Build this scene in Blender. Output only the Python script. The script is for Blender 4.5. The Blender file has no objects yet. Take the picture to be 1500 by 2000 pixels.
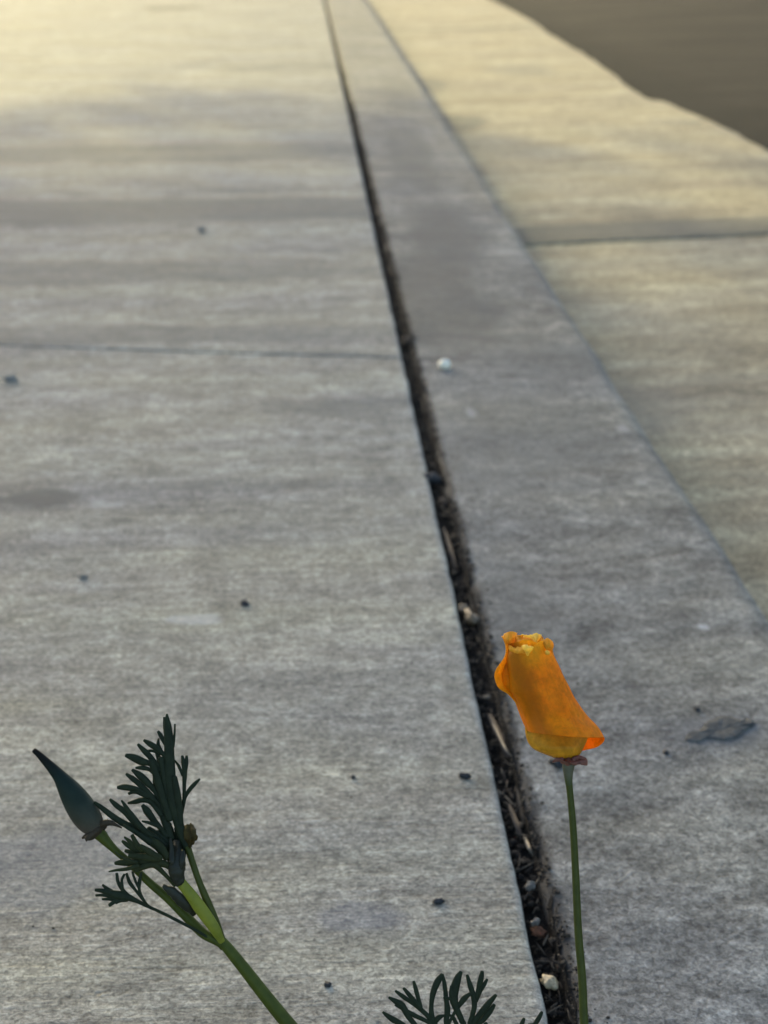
import bpy, math, random
from mathutils import Vector, noise
rnd = random.Random(7)
R = math.radians
S = bpy.context.scene
C = S.collection

# ------------------------------------------------------------------ camera, world, sun
H = 0.33                                   # camera height above the pavement (m)
FP = 2889.0                                # focal length in photograph pixels (2000 px tall)
PITCH = math.atan(1192.0 / FP)
YAW = math.atan(161.0 / FP * math.cos(PITCH))
PW, PH = 1500.0, 2000.0
FWD = Vector((math.sin(YAW) * math.cos(PITCH), math.cos(YAW) * math.cos(PITCH), -math.sin(PITCH)))
RIGHT = Vector((math.cos(YAW), -math.sin(YAW), 0))
UP = RIGHT.cross(FWD)
EYE = Vector((0, 0, H))
cam = bpy.data.cameras.new('camera')
cam.sensor_fit = 'VERTICAL'; cam.sensor_height = 36; cam.sensor_width = 27
cam.lens = FP / PH * 36
cam.clip_start = 0.02; cam.clip_end = 1000
cam.dof.use_dof = True; cam.dof.focus_distance = 0.41; cam.dof.aperture_fstop = 19.0
camo = bpy.data.objects.new('camera', cam); C.objects.link(camo)
camo.location = EYE
camo.rotation_euler = (math.pi / 2 - PITCH, 0, -YAW)
S.camera = camo

SUN_EL, SUN_AZ = R(20), R(-22)             # azimuth clockwise from +Y (up the street)
w = bpy.data.worlds.new('World'); S.world = w; w.use_nodes = True
nt = w.node_tree; nt.nodes.clear()
sky = nt.nodes.new('ShaderNodeTexSky'); sky.sky_type = 'NISHITA'; sky.sun_disc = False
sky.sun_elevation = SUN_EL; sky.sun_rotation = SUN_AZ
sky.air_density = 1.0; sky.dust_density = 2.5; sky.ozone_density = 1.0
bg = nt.nodes.new('ShaderNodeBackground'); bg.inputs[1].default_value = 0.14
wo = nt.nodes.new('ShaderNodeOutputWorld')
nt.links.new(sky.outputs[0], bg.inputs[0]); nt.links.new(bg.outputs[0], wo.inputs[0])
sl = bpy.data.lights.new('sun', 'SUN'); sl.energy = 2.0; sl.angle = R(0.53); sl.color = (1.0, 0.86, 0.37)
so = bpy.data.objects.new('sun', sl); C.objects.link(so)
SD = Vector((math.sin(SUN_AZ) * math.cos(SUN_EL), math.cos(SUN_AZ) * math.cos(SUN_EL), math.sin(SUN_EL)))
so.rotation_euler = SD.to_track_quat('Z', 'Y').to_euler(); so.location = (0, 0, 10)
S.view_settings.view_transform = 'Standard'; S.view_settings.look = 'None'
S.view_settings.exposure = 1.42; S.view_settings.gamma = 1.0; S.view_settings.use_curve_mapping = False

# ------------------------------------------------------------------ helpers
def ray(px, py):
    return FWD + RIGHT * ((px - PW / 2) / FP) - UP * ((py - PH / 2) / FP)
def P(px, py, d=0.0, base=0.41):           # a point at a given distance (base + d mm) from the lens
    return EYE + ray(px, py) * (base + d * 0.001)
def G(px, py, z=0.0):                      # a point on a level plane
    r = ray(px, py); return EYE + r * ((z - H) / r.z)

def tag(o, label=None, cat=None, group=None, kind=None):
    if label: o['label'] = label
    if cat: o['category'] = cat
    if group: o['group'] = group
    if kind: o['kind'] = kind
    return o
def empty(name, loc):
    o = bpy.data.objects.new(name, None); C.objects.link(o); o.location = loc; o.empty_display_size = 0.01
    return o
def mesh_obj(name, verts, faces, mat, parent=None, smooth=True):
    me = bpy.data.meshes.new(name)
    if parent is not None and parent.type == 'EMPTY':
        off = parent.location; verts = [Vector(v) - off for v in verts]
    elif parent is not None and parent.parent is not None:
        off = parent.parent.location; verts = [Vector(v) - off for v in verts]
    me.from_pydata([tuple(v) for v in verts], [], faces); me.update()
    if smooth: me.polygons.foreach_set('use_smooth', [True] * len(me.polygons))
    me.materials.append(mat)
    o = bpy.data.objects.new(name, me); C.objects.link(o)
    if parent is not None: o.parent = parent
    return o

class MB:
    def __init__(s): s.v = []; s.f = []
    def add(s, v, f):
        n = len(s.v); s.v += v; s.f += [tuple(i + n for i in q) for q in f]
    def build(s, name, mat, parent=None, smooth=True): return mesh_obj(name, s.v, s.f, mat, parent, smooth)

def cr(p, t):                              # Catmull-Rom through a list of tuples
    n = len(p) - 1; x = min(max(t, 0), 1) * n; i = min(int(x), n - 1); u = x - i
    a, b, c, d = p[max(i - 1, 0)], p[i], p[i + 1], p[min(i + 2, n)]
    return tuple(0.5 * (2 * b[k] + (c[k] - a[k]) * u + (2 * a[k] - 5 * b[k] + 4 * c[k] - d[k]) * u * u
                 + (-a[k] + 3 * b[k] - 3 * c[k] + d[k]) * u ** 3) for k in range(len(b)))

def tube(mb, pts, flat=1.0, n=8, sub=6, tipround=(True, True), wob=None, rough=0.0):
    """pts: (px, py, r_px, depth_mm). A tapered, optionally flattened, body with rounded ends."""
    m = (len(pts) - 1) * sub
    S_ = [cr(pts, i / m) for i in range(m + 1)]
    cs = [P(s[0], s[1], s[3]) for s in S_]
    rs = [max(s[2], 0.6) / FP * (0.41 + s[3] * .001) for s in S_]
    ts = []
    for i in range(m + 1):
        t = (cs[min(i + 1, m)] - cs[max(i - 1, 0)])
        ts.append(t.normalized() if t.length > 0 else UP.copy())
    rings = []
    if tipround[0]:
        for a in (0.25, .7): rings.append((cs[0] - ts[0] * rs[0] * (1 - a) * .9, ts[0], rs[0] * math.sqrt(1 - (1 - a) ** 2)))
    for i in range(m + 1): rings.append((cs[i], ts[i], rs[i]))
    if tipround[1]:
        for a in (.7, .25): rings.append((cs[m] + ts[m] * rs[m] * (1 - a) * .9, ts[m], rs[m] * math.sqrt(1 - (1 - a) ** 2)))
    v = []; f = []
    for k, (c, t, r) in enumerate(rings):
        s = t.cross(FWD)
        if s.length < 1e-4: s = RIGHT.copy()
        s.normalize(); nn = s.cross(t).normalized()
        for j in range(n):
            a = 2 * math.pi * j / n
            q = r * (1 + (wob(a, k / len(rings)) if wob else 0))
            p = c + s * (q * math.cos(a)) + nn * (q * flat * math.sin(a))
            if rough: p += Vector([noise.noise(p * 900 + Vector((x, 0, 0))) for x in (0, 9, 17)]) * rough
            v.append(p)
    for k in range(len(rings) - 1):
        for j in range(n):
            a = k * n + j; b = k * n + (j + 1) % n
            f.append((a, b, b + n, a + n))
    f.append(tuple(range(n - 1, -1, -1))); f.append(tuple(range((len(rings) - 1) * n, len(rings) * n)))
    mb.add(v, f)

def sheet(rows, nu=40, nv=40, thick=0.22, wr=0.0, seed=0, wf=260.0):
    """rows of (px,py,depth mm) control points -> smooth, thin double sided sheet (mm)."""
    g = []
    for j in range(nv + 1):
        rr = [cr([r[i] for r in rows], j / nv) for i in range(len(rows[0]))]
        g.append([P(*cr(rr, i / nu)) for i in range(nu + 1)])
    def nrm(j, i):
        a = g[min(j + 1, nv)][i] - g[max(j - 1, 0)][i]; b = g[j][min(i + 1, nu)] - g[j][max(i - 1, 0)]
        n = a.cross(b); return n.normalized() if n.length > 0 else FWD
    top = []; 
    for j in range(nv + 1):
        for i in range(nu + 1):
            p = g[j][i]; n = nrm(j, i)
            h = 0
            if wr:
                # lengthwise pleats and small crumples
                h = wr * (noise.noise(Vector((i / nu * 9 + seed, j / nv * 1.6, seed))) + .5 * noise.noise(p * wf + Vector((seed, 0, 0))))
            top.append((p + n * h * .001, n))
    W = nu + 1; N = len(top); t = thick * .0005
    v = [p + n * t for p, n in top] + [p - n * t for p, n in top]
    f = []
    for j in range(nv):
        for i in range(nu):
            a = j * W + i; f.append((a, a + 1, a + 1 + W, a + W)); f.append((N + a, N + a + W, N + a + 1 + W, N + a + 1))
    rim = [i for i in range(W)] + [j * W + nu for j in range(1, nv + 1)] + [nv * W + i for i in range(nu - 1, -1, -1)] + [j * W for j in range(nv - 1, 0, -1)]
    for k in range(len(rim)):
        a, b = rim[k], rim[(k + 1) % len(rim)]; f.append((b, a, N + a, N + b))
    return v, f

XL, XR, XK = 0.0718, 0.0805, 0.2315        # joint left edge, kerb left edge, kerb right edge
# ------------------------------------------------------------------ materials
def newmat(name):
    m = bpy.data.materials.new(name); m.use_nodes = True; m.node_tree.nodes.clear(); return m, NT(m.node_tree)
class NT:
    def __init__(s, t): s.t = t
    def n(s, ty, **kw):
        x = s.t.nodes.new(ty)
        for k, v in kw.items(): setattr(x, k, v)
        return x
    def put(s, sock, v):
        if isinstance(v, bpy.types.NodeSocket): s.t.links.new(v, sock)
        elif v is not None:
            if hasattr(sock.default_value, '__len__') and not hasattr(v, '__len__'): v = [v] * len(sock.default_value)
            if hasattr(v, '__len__') and len(v) == 3 and len(sock.default_value) == 4: v = (*v, 1)
            sock.default_value = v
    def math(s, op, a, b=None, c=None, clamp=False):
        x = s.n('ShaderNodeMath', operation=op, use_clamp=clamp)
        s.put(x.inputs[0], a); s.put(x.inputs[1], b); s.put(x.inputs[2], c); return x.outputs[0]
    def mapr(s, v, a, b, c=0.0, d=1.0, smooth=False):
        x = s.n('ShaderNodeMapRange'); x.clamp = True
        if smooth: x.interpolation_type = 'SMOOTHSTEP'
        for i, q in enumerate((v, a, b, c, d)): s.put(x.inputs[i], q)
        return x.outputs[0]
    def pos(s): return s.n('ShaderNodeNewGeometry').outputs['Position']
    def scale(s, v, k, off=(0, 0, 0)):
        x = s.n('ShaderNodeMapping'); s.put(x.inputs[0], v); s.put(x.inputs['Scale'], k); s.put(x.inputs['Location'], off); return x.outputs[0]
    def noise(s, v, sc, det=4, rough=.55, dist=0.0):
        x = s.n('ShaderNodeTexNoise'); s.put(x.inputs['Vector'], v); s.put(x.inputs['Scale'], sc)
        s.put(x.inputs['Detail'], det); s.put(x.inputs['Roughness'], rough); s.put(x.inputs['Distortion'], dist); return x.outputs[0]
    def vor(s, v, sc, feat='F1'):
        x = s.n('ShaderNodeTexVoronoi', feature=feat); s.put(x.inputs['Vector'], v); s.put(x.inputs['Scale'], sc); return x
    def mix(s, f, a, b, mode='MIX'):
        x = s.n('ShaderNodeMix', data_type='RGBA', blend_type=mode)
        s.put(x.inputs[0], f); s.put(x.inputs[6], a); s.put(x.inputs[7], b); return x.outputs[2]
    def xyz(s, v):
        x = s.n('ShaderNodeSeparateXYZ'); s.put(x.inputs[0], v); return x.outputs
    def bump(s, h, dist, st=1.0, nrm=None):
        x = s.n('ShaderNodeBump'); s.put(x.inputs['Height'], h); s.put(x.inputs['Distance'], dist); s.put(x.inputs['Strength'], st)
        if nrm: s.put(x.inputs['Normal'], nrm)
        return x.outputs[0]
    def out(s, sh): o = s.n('ShaderNodeOutputMaterial'); s.t.links.new(sh, o.inputs[0])
    def bsdf(s, col, rough=.8, nrm=None, spec=.3, **kw):
        b = s.n('ShaderNodeBsdfPrincipled'); s.put(b.inputs['Base Color'], col); s.put(b.inputs['Roughness'], rough)
        s.put(b.inputs['Specular IOR Level'], spec)
        if nrm: s.put(b.inputs['Normal'], nrm)
        for k, v in kw.items(): s.put(b.inputs[k], v)
        return b.outputs[0]

def concrete(name, col, dark, warm, broom=1.0, mott=1.0, marks=(), edge=None, off=(0, 0, 0), bump=1.0, blot=1.0, asp=1.0):
    m, t = newmat(name)
    p = t.scale(t.pos(), (1, 1, 1), off)
    big = t.noise(t.scale(p, (1.0, 2.6, 1)), 3.2, 5, .6, .6)
    band = t.noise(t.scale(p, (1.2, 9, 1)), 2.6, 4, .6, .3)
    med = t.noise(t.scale(p, (1, 1.5, 1)), 34, 5, .65)
    streak = t.noise(t.scale(p, (9, 150, 9) if broom > .3 else (70, 80, 70)), 2.0, 6, .72, .12)
    streak2 = t.noise(t.scale(p, (34, 420, 34) if broom > .3 else (180, 200, 180)), 2.0, 5, .75, .2)
    grain = t.noise(p, 900, 3, .7)
    worm = t.noise(t.scale(p, (1, 1.4 if broom > .3 else 1.0, 1)), 420, 5, .72, .7)
    pits = t.mapr(t.noise(t.scale(p, (1, 1.4 if broom > .3 else 1.0, 1)), 260, 4, .65, .5), .58, .68)
    pit = t.vor(t.scale(p, (1, 1, 1)), 85).outputs['Distance']
    c = t.mix(t.mapr(big, .32, .68, 0, 1 * mott), col, dark)
    c = t.mix(t.mapr(band, .38, .72, 0, .75 * mott), c, warm)
    c = t.mix(1, c, t.mix(t.mapr(t.noise(t.scale(p, (1, 1.8, 1)), 4.5, 4, .6, .5), .38, .62), (1.01, 1.0, .95), (.985, 1.0, 1.03)), 'MULTIPLY')
    def mul(c, v, lo, hi, a, b): return t.mix(1.0, c, t.mapr(v, lo, hi, a, b), 'MULTIPLY')
    c = mul(c, t.noise(t.scale(p, (1, 2.2 if broom > .3 else 1.1, 1)), 11, 4, .6, .7), .34, .66, .84, 1.12)
    c = mul(c, med, .34, .66, 1 - .2 * blot, 1 + .18 * blot)
    c = mul(c, t.noise(t.scale(p, (1, 1.2, 1)), 62, 5, .7, 1.2), .4, .6, 1 - .10 * blot, 1 + .09 * blot)
    c = mul(c, t.noise(t.scale(p, (1, 1.3, 1)), 115, 5, .7, .8), .34, .66, .74, 1.26)
    c = mul(c, streak, .3, .7, 1 - .3 * broom, 1 + .24 * broom)
    c = mul(c, streak2, .3, .7, 1 - .2 * broom, 1 + .18 * broom)
    c = mul(c, worm, .38, .62, .50, 1.30)
    c = mul(c, pits, 0, 1, 1, .56)
    c = mul(c, grain, .35, .65, .78, 1.18)
    # scattered dark aggregate pits with uneven presence
    pm = t.math('MULTIPLY', t.mapr(pit, .05, .12, 1, 0), t.mapr(t.noise(p, 21, 2), .58, .66))
    c = t.mix(t.math('MULTIPLY', pm, .45), c, tuple(x * .45 for x in dark))
    x, y, z = t.xyz(t.pos())
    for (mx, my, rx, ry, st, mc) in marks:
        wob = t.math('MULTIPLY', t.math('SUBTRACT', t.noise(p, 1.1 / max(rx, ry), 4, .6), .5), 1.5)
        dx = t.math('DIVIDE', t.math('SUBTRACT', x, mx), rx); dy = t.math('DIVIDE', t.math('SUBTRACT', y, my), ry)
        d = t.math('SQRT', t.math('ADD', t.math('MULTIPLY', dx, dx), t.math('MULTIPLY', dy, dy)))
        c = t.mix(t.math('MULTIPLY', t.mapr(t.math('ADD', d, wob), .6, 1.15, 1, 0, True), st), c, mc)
    if edge:                                # toned strip along an edge; on the kerb, dirt beside the joint
        ex, wd, st, ec = edge
        d = t.math('ABSOLUTE', t.math('SUBTRACT', x, ex))
        d = t.math('ADD', d, t.math('MULTIPLY', t.math('SUBTRACT', t.noise(t.scale(p, (1, .6, 1)), 38, 5, .65), .5), wd * 2.4))
        c = t.mix(t.math('MULTIPLY', t.mapr(d, wd * .35, wd * 1.1, 1, 0, True), st), c, ec)
    hgt = t.math('ADD', t.math('MULTIPLY', streak, 1.0 * broom), t.math('MULTIPLY', streak2, .6 * broom))
    hgt = t.math('ADD', hgt, t.math('MULTIPLY', worm, .6))
    hgt = t.math('ADD', hgt, t.math('MULTIPLY', med, .8))
    hgt = t.math('ADD', hgt, t.math('MULTIPLY', grain, .35))
    hgt = t.math('SUBTRACT', hgt, t.math('MULTIPLY', pm, .8))
    nb = t.bump(hgt, .0012 * bump, .8)
    t.out(t.bsdf(c, .85, nb, .25)); return m

grey_dk = (.115, .115, .098)
def gm(px, py, rx, ry, st, c=grey_dk, z=0.0):
    g = G(px, py, z); return (g.x, g.y, rx, ry, st, c)
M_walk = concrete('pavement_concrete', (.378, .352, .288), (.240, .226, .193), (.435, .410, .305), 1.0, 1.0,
    marks=[gm(75, 972, .026, .014, .85), gm(650, 800, .05, .02, .35), gm(1000 - 350, 790, .06, .02, .3), gm(60, 1700, .05, .03, .35, (.13, .145, .18)),  # bluish mark at lower left: cool sky light painted into the concrete
           gm(700, 1790, .018, .008, .35, (.13, .14, .17)), gm(330, 15, .12, .14, .7, (.12, .115, .09)), gm(200, 300, .6, .10, .6), gm(350, 410, .8, .08, .7), gm(150, 535, .35, .05, .5), gm(150, 655, .3, .03, .5), gm(700, 130, .4, .12, .35),  # wide far bands are soft shade painted into the slab colour
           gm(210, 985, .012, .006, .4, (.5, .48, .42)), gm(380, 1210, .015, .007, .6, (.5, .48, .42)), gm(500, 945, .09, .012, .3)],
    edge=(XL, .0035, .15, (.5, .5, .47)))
M_kerb = concrete('kerb_concrete', (.245, .232, .197), (.138, .132, .116), (.31, .292, .236), .29, 1.0,
    marks=[gm(1395, 1430, .022, .014, .45, (.12, .122, .118)), gm(1440, 1300, .016, .006, .4), gm(1310, 1115, .006, .008, .45), gm(1345, 1140, .006, .006, .45), gm(1000, 850, .07, .14, .4, (.12, .12, .105)), gm(1080, 700, .05, .06, .5, (.11, .11, .098)), gm(960, 1150, .03, .06, .35, (.12, .12, .105)), gm(1130, 700, .012, .02, .6),
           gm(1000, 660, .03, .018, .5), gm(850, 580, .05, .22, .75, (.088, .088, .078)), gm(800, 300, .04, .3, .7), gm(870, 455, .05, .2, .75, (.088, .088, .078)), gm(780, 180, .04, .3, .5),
           gm(1090, 1487, .0035, .004, .8, (.05, .05, .05)), gm(920, 805, .004, .012, .3, (.5, .5, .46)), gm(1217, 832, .005, .01, .3, (.5, .48, .45)),
           gm(1375, 1222, .003, .004, .4, (.6, .6, .58)), gm(1300, 1470, .0016, .002, .8, (.05, .05, .05)), gm(1360, 1383, .0016, .0025, .8, (.06, .06, .06))],
    edge=(XR, .0065, .9, (.032, .030, .026)), off=(3.1, 1.7, 0), blot=1.7)
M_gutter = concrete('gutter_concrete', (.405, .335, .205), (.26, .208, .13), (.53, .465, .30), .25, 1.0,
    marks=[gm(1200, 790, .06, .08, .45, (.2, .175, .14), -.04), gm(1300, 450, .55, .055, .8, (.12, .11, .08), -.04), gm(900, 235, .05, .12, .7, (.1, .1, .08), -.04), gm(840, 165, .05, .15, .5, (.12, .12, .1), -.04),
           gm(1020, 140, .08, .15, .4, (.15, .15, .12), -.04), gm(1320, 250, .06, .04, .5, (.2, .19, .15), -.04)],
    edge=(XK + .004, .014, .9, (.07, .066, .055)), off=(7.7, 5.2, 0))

def mat_asphalt():
    m, t = newmat('asphalt'); p = t.pos()
    v = t.vor(p, 110); n = t.noise(p, 3, 5, .6); n2 = t.noise(p, 60, 4)
    c = t.mix(n, (.020, .0165, .0115), (.032, .0265, .0185)); c = t.mix(1, c, t.mapr(v.outputs['Distance'], 0, .6, 1.25, .7), 'MULTIPLY')
    c = t.mix(t.mapr(n2, .6, .75, 0, .5), c, (.09, .08, .062))
    c = t.mix(1, c, t.mapr(t.noise(t.scale(p, (1, 3.2, 1)), 1.6, 5, .65, .6), .35, .65, .5, 1.6), 'MULTIPLY')
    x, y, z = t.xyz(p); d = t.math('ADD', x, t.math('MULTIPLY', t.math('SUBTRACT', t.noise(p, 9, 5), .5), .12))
    c = t.mix(t.mapr(d, .78, .98, .85, 0, True), c, (.008, .007, .005))  # strip by the gutter darkened: edge shadow painted in, with dirt
    t.out(t.bsdf(c, .9, t.bump(t.math('ADD', v.outputs['Distance'], n2), .004), .1)); return m
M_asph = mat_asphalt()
def mat_soil(name='crack_soil', a=(.006, .0058, .005), b=(.017, .016, .0135), sc=220, bd=.002):
    m, t = newmat(name); p = t.pos(); n = t.noise(p, sc, 5, .7); n2 = t.noise(p, sc * .2, 4)
    c = t.mix(t.mapr(n, .35, .7), a, b); c = t.mix(1, c, t.mapr(n2, .3, .7, .6, 1.3), 'MULTIPLY')
    t.out(t.bsdf(c, .95, t.bump(n, bd), .15)); return m
M_soil = mat_soil()
M_jd = mat_soil('joint_dirt', (.09, .085, .07), (.15, .14, .115), 120, .001)
M_ground = mat_soil('ground_earth', (.10, .085, .06), (.17, .15, .11), 12, .01)
def mat_grit():
    m, t = newmat('grit'); r = t.n('ShaderNodeNewGeometry').outputs['Random Per Island']
    cr_ = t.n('ShaderNodeValToRGB'); t.put(cr_.inputs[0], r); e = cr_.color_ramp; e.interpolation = 'LINEAR'
    cols = [(0, (.008, .006, .004)), (.5, (.018, .014, .009)), (.8, (.035, .028, .018)), (.93, (.055, .045, .03)), (.98, (.10, .075, .045)), (1, (.20, .16, .11))]
    e.elements[0].position = 0; e.elements[0].color = (*cols[0][1], 1); e.elements[1].position = 1; e.elements[1].color = (*cols[-1][1], 1)
    for q, c in cols[1:-1]: k = e.elements.new(q); k.color = (*c, 1)
    c = t.mix(1, cr_.outputs[0], t.mapr(t.noise(t.pos(), 1500, 2), .3, .7, .7, 1.3), 'MULTIPLY')
    t.out(t.bsdf(c, .8, None, .3)); return m
M_grit = mat_grit()
def mat_simple(name, a, b, sc=700, rough=.6, spec=.4, bd=.0003, trans=0.0, tcol=None):
    m, t = newmat(name); p = t.pos(); n = t.noise(p, sc, 4, .6)
    c = t.mix(t.mapr(n, .3, .7), a, b); nb = t.bump(n, bd, .6)
    s = t.bsdf(c, rough, nb, spec)
    if trans:
        tr = t.n('ShaderNodeBsdfTranslucent'); t.put(tr.inputs[0], tcol or b); t.put(tr.inputs[1], nb)
        mx = t.n('ShaderNodeMixShader'); t.put(mx.inputs[0], trans); t.t.links.new(s, mx.inputs[1]); t.t.links.new(tr.outputs[0], mx.inputs[2]); s = mx.outputs[0]
    t.out(s); return m
M_leaf = mat_simple('leaf_green', (.010, .017, .008), (.021, .031, .014), 500, .6, .18, .0003, .15, (.06, .12, .03))
M_leaf2 = mat_simple('leaf_olive', (.018, .025, .009), (.034, .042, .014), 500, .6, .18, .0003, .2, (.10, .16, .04))
M_stem = mat_simple('stem_green', (.040, .050, .008), (.060, .072, .012), 350, .5, .2, .0002, .12, (.15, .22, .04))
M_stem2 = mat_simple('shoot_stem_green', (.042, .056, .006), (.066, .085, .010), 300, .5, .2, .0002, .12, (.15, .24, .04))
M_sheath = mat_simple('sheath_yellow_green', (.15, .175, .016), (.25, .265, .026), 300, .5, .35, .0002, .25, (.35, .42, .05))
M_brown = mat_simple('withered_brown', (.028, .022, .007), (.075, .058, .014), 420, .8, .2, .0006, .2, (.25, .12, .03))
M_peb = mat_simple('pale_pebble', (.16, .125, .065), (.42, .34, .20), 1400, .35, .5)
M_white = mat_simple('white_pebble', (.80, .74, .56), (.88, .83, .66), 500, .5, .3)  # near-white base colour stands in for the pebble's glint
M_tan = mat_simple('tan_husk', (.06, .042, .022), (.15, .11, .058), 600, .5, .5)
M_red = mat_simple('rust_chip', (.05, .02, .010), (.10, .045, .022), 600, .8, .2)
M_blk = mat_simple('dark_grit', (.014, .015, .016), (.035, .037, .038), 800, .7, .3)
M_straw = mat_simple('dry_straw', (.022, .015, .010), (.05, .037, .024), 400, .7, .3, .0004, .15)
M_crumb = mat_simple('grey_crumb', (.17, .163, .14), (.26, .25, .215), 600, .9, .1)
M_gry = mat_simple('grey_stone', (.07, .065, .055), (.20, .18, .15), 600, .8, .3)

def stem_blush(name, top, bot, ztop, zbot):
    m, t = newmat(name); x, y, z = t.xyz(t.pos())
    f = t.mapr(z, zbot, ztop, 0, 1, True); n = t.noise(t.pos(), 600, 3)
    c = t.mix(f, bot, top); c = t.mix(1, c, t.mapr(n, .3, .7, .88, 1.12), 'MULTIPLY')
    t.out(t.bsdf(c, .5, t.bump(n, .0002), .35)); return m
zf = P(1110, 1500).z; zs = P(1112, 1530).z
M_funnel = stem_blush('funnel_green', (.085, .085, .05), (.042, .055, .012), zf, zs)
M_rim = mat_simple('rim_purple', (.11, .042, .032), (.23, .105, .075), 500, .55, .3, .0003, .2, (.5, .2, .15))
def mat_bud():
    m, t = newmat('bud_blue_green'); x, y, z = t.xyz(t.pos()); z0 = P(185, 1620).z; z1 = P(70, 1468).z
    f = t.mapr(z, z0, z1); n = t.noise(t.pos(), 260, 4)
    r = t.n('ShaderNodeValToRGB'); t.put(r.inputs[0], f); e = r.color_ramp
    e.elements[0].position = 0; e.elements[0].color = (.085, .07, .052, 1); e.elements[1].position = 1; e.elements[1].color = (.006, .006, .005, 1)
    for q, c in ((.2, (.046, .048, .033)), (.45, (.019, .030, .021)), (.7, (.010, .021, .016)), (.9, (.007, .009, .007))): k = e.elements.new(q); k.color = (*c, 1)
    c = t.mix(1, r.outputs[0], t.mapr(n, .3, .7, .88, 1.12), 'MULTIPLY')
    t.out(t.bsdf(c, .55, t.bump(n, .0003), .1)); return m
M_bud = mat_bud()

def mat_petal(name, lo, hi, yel, zt, zb, tr=.42, mid_shade=None):
    """orange silk: fine lengthwise veins, golden margins towards the top, light comes through."""
    m, t = newmat(name); p = t.pos(); x, y, z = t.xyz(p)
    ax = (P(1030, 1290) - P(1090, 1440)).normalized()
    # coordinates across / along the flower
    bx = FWD.cross(ax).normalized(); cb = P(1023, 1345).dot(bx)
    a = t.n('ShaderNodeVectorMath', operation='DOT_PRODUCT'); t.put(a.inputs[0], p); t.put(a.inputs[1], tuple(ax))
    b = t.n('ShaderNodeVectorMath', operation='DOT_PRODUCT'); t.put(b.inputs[0], p); t.put(b.inputs[1], tuple(bx))
    q = t.n('ShaderNodeCombineXYZ'); t.put(q.inputs[0], t.math('MULTIPLY', b.outputs['Value'], 14)); t.put(q.inputs[1], a.outputs['Value'])
    vein = t.noise(q.outputs[0], 95, 4, .65, .4)
    cloud = t.noise(p, 130, 4, .6, .5); fine = t.noise(p, 900, 3)
    c = t.mix(t.mapr(cloud, .35, .68), lo, hi)
    c = t.mix(t.mapr(z, zb, zt, 0, 1, True), c, yel)
    c = t.mix(1, c, t.mapr(vein, .3, .7, .93, 1.06), 'MULTIPLY')
    c = t.mix(1, c, t.mapr(fine, .3, .7, .9, 1.08), 'MULTIPLY')
    c = t.mix(1, c, t.mapr(t.noise(p, 420, 4, .6, .5), .35, .65, .88, 1.08), 'MULTIPLY')
    if mid_shade:                                  # deeper orange middle: shade of overlapping layers painted into the petal colour
        across = t.math('SUBTRACT', b.outputs['Value'], cb)
        across = t.math('ADD', across, t.math('MULTIPLY', t.math('SUBTRACT', cloud, .5), .004))
        c = t.mix(t.mapr(t.math('ABSOLUTE', across), .0005, .0050, .75, 0, True), c, (.50, .15, .002))
    nb = t.bump(t.math('ADD', vein, t.math('MULTIPLY', cloud, .8)), .0004, .55)
    s = t.bsdf(c, .5, nb, .2)
    tn = t.n('ShaderNodeBsdfTranslucent'); t.put(tn.inputs[0], t.mix(1, c, (1.0, .95, .6, 1), 'MULTIPLY')); t.put(tn.inputs[1], nb)
    mx = t.n('ShaderNodeMixShader'); t.put(mx.inputs[0], tr); t.t.links.new(s, mx.inputs[1]); t.t.links.new(tn.outputs[0], mx.inputs[2])
    t.out(mx.outputs[0]); return m
ZT = P(1030, 1240).z; ZM = P(1040, 1300).z; ZB = P(1090, 1480).z
M_petal = mat_petal('petal_orange', (.95, .31, .0025), (1.0, .39, .004), (.95, .55, .014), ZT, ZM, .5, True)
M_petal_b = mat_petal('petal_golden', (.80, .38, .010), (.88, .48, .016), (.92, .52, .04), ZT, ZM, .5)
M_petal_c = mat_petal('petal_cup_yellow', (.50, .22, .010), (.74, .38, .025), (.85, .5, .04), ZT, ZM, .25)
M_petal_t = mat_petal('petal_tip_yellow', (1.0, .62, .05), (1.0, .75, .12), (1, .8, .15), ZT, ZM, .55)  # bright yellow base: sun highlights on the tips painted into the colour

# ------------------------------------------------------------------ the setting
XL, XR, XK = 0.0718, 0.0805, 0.2315        # joint left edge, kerb left edge, kerb right edge
XG = 0.715                                  # outer edge of the gutter pan
def ysteps(y0, y1, fine=.004, k=.012):
    r = [y0]; 
    while r[-1] < y1: r.append(r[-1] + max(fine, k * max(r[-1], 0.1)))
    r[-1] = y1; return r
def edge_list(a, b, n, e=(.0, .0006, .0015, .003, .006, .012)):
    L = [a + x for x in e]; M_ = [a + .012 + (b - a - .024) * i / n for i in range(1, n)]
    return L + M_ + [b - x for x in reversed(e)]

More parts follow.
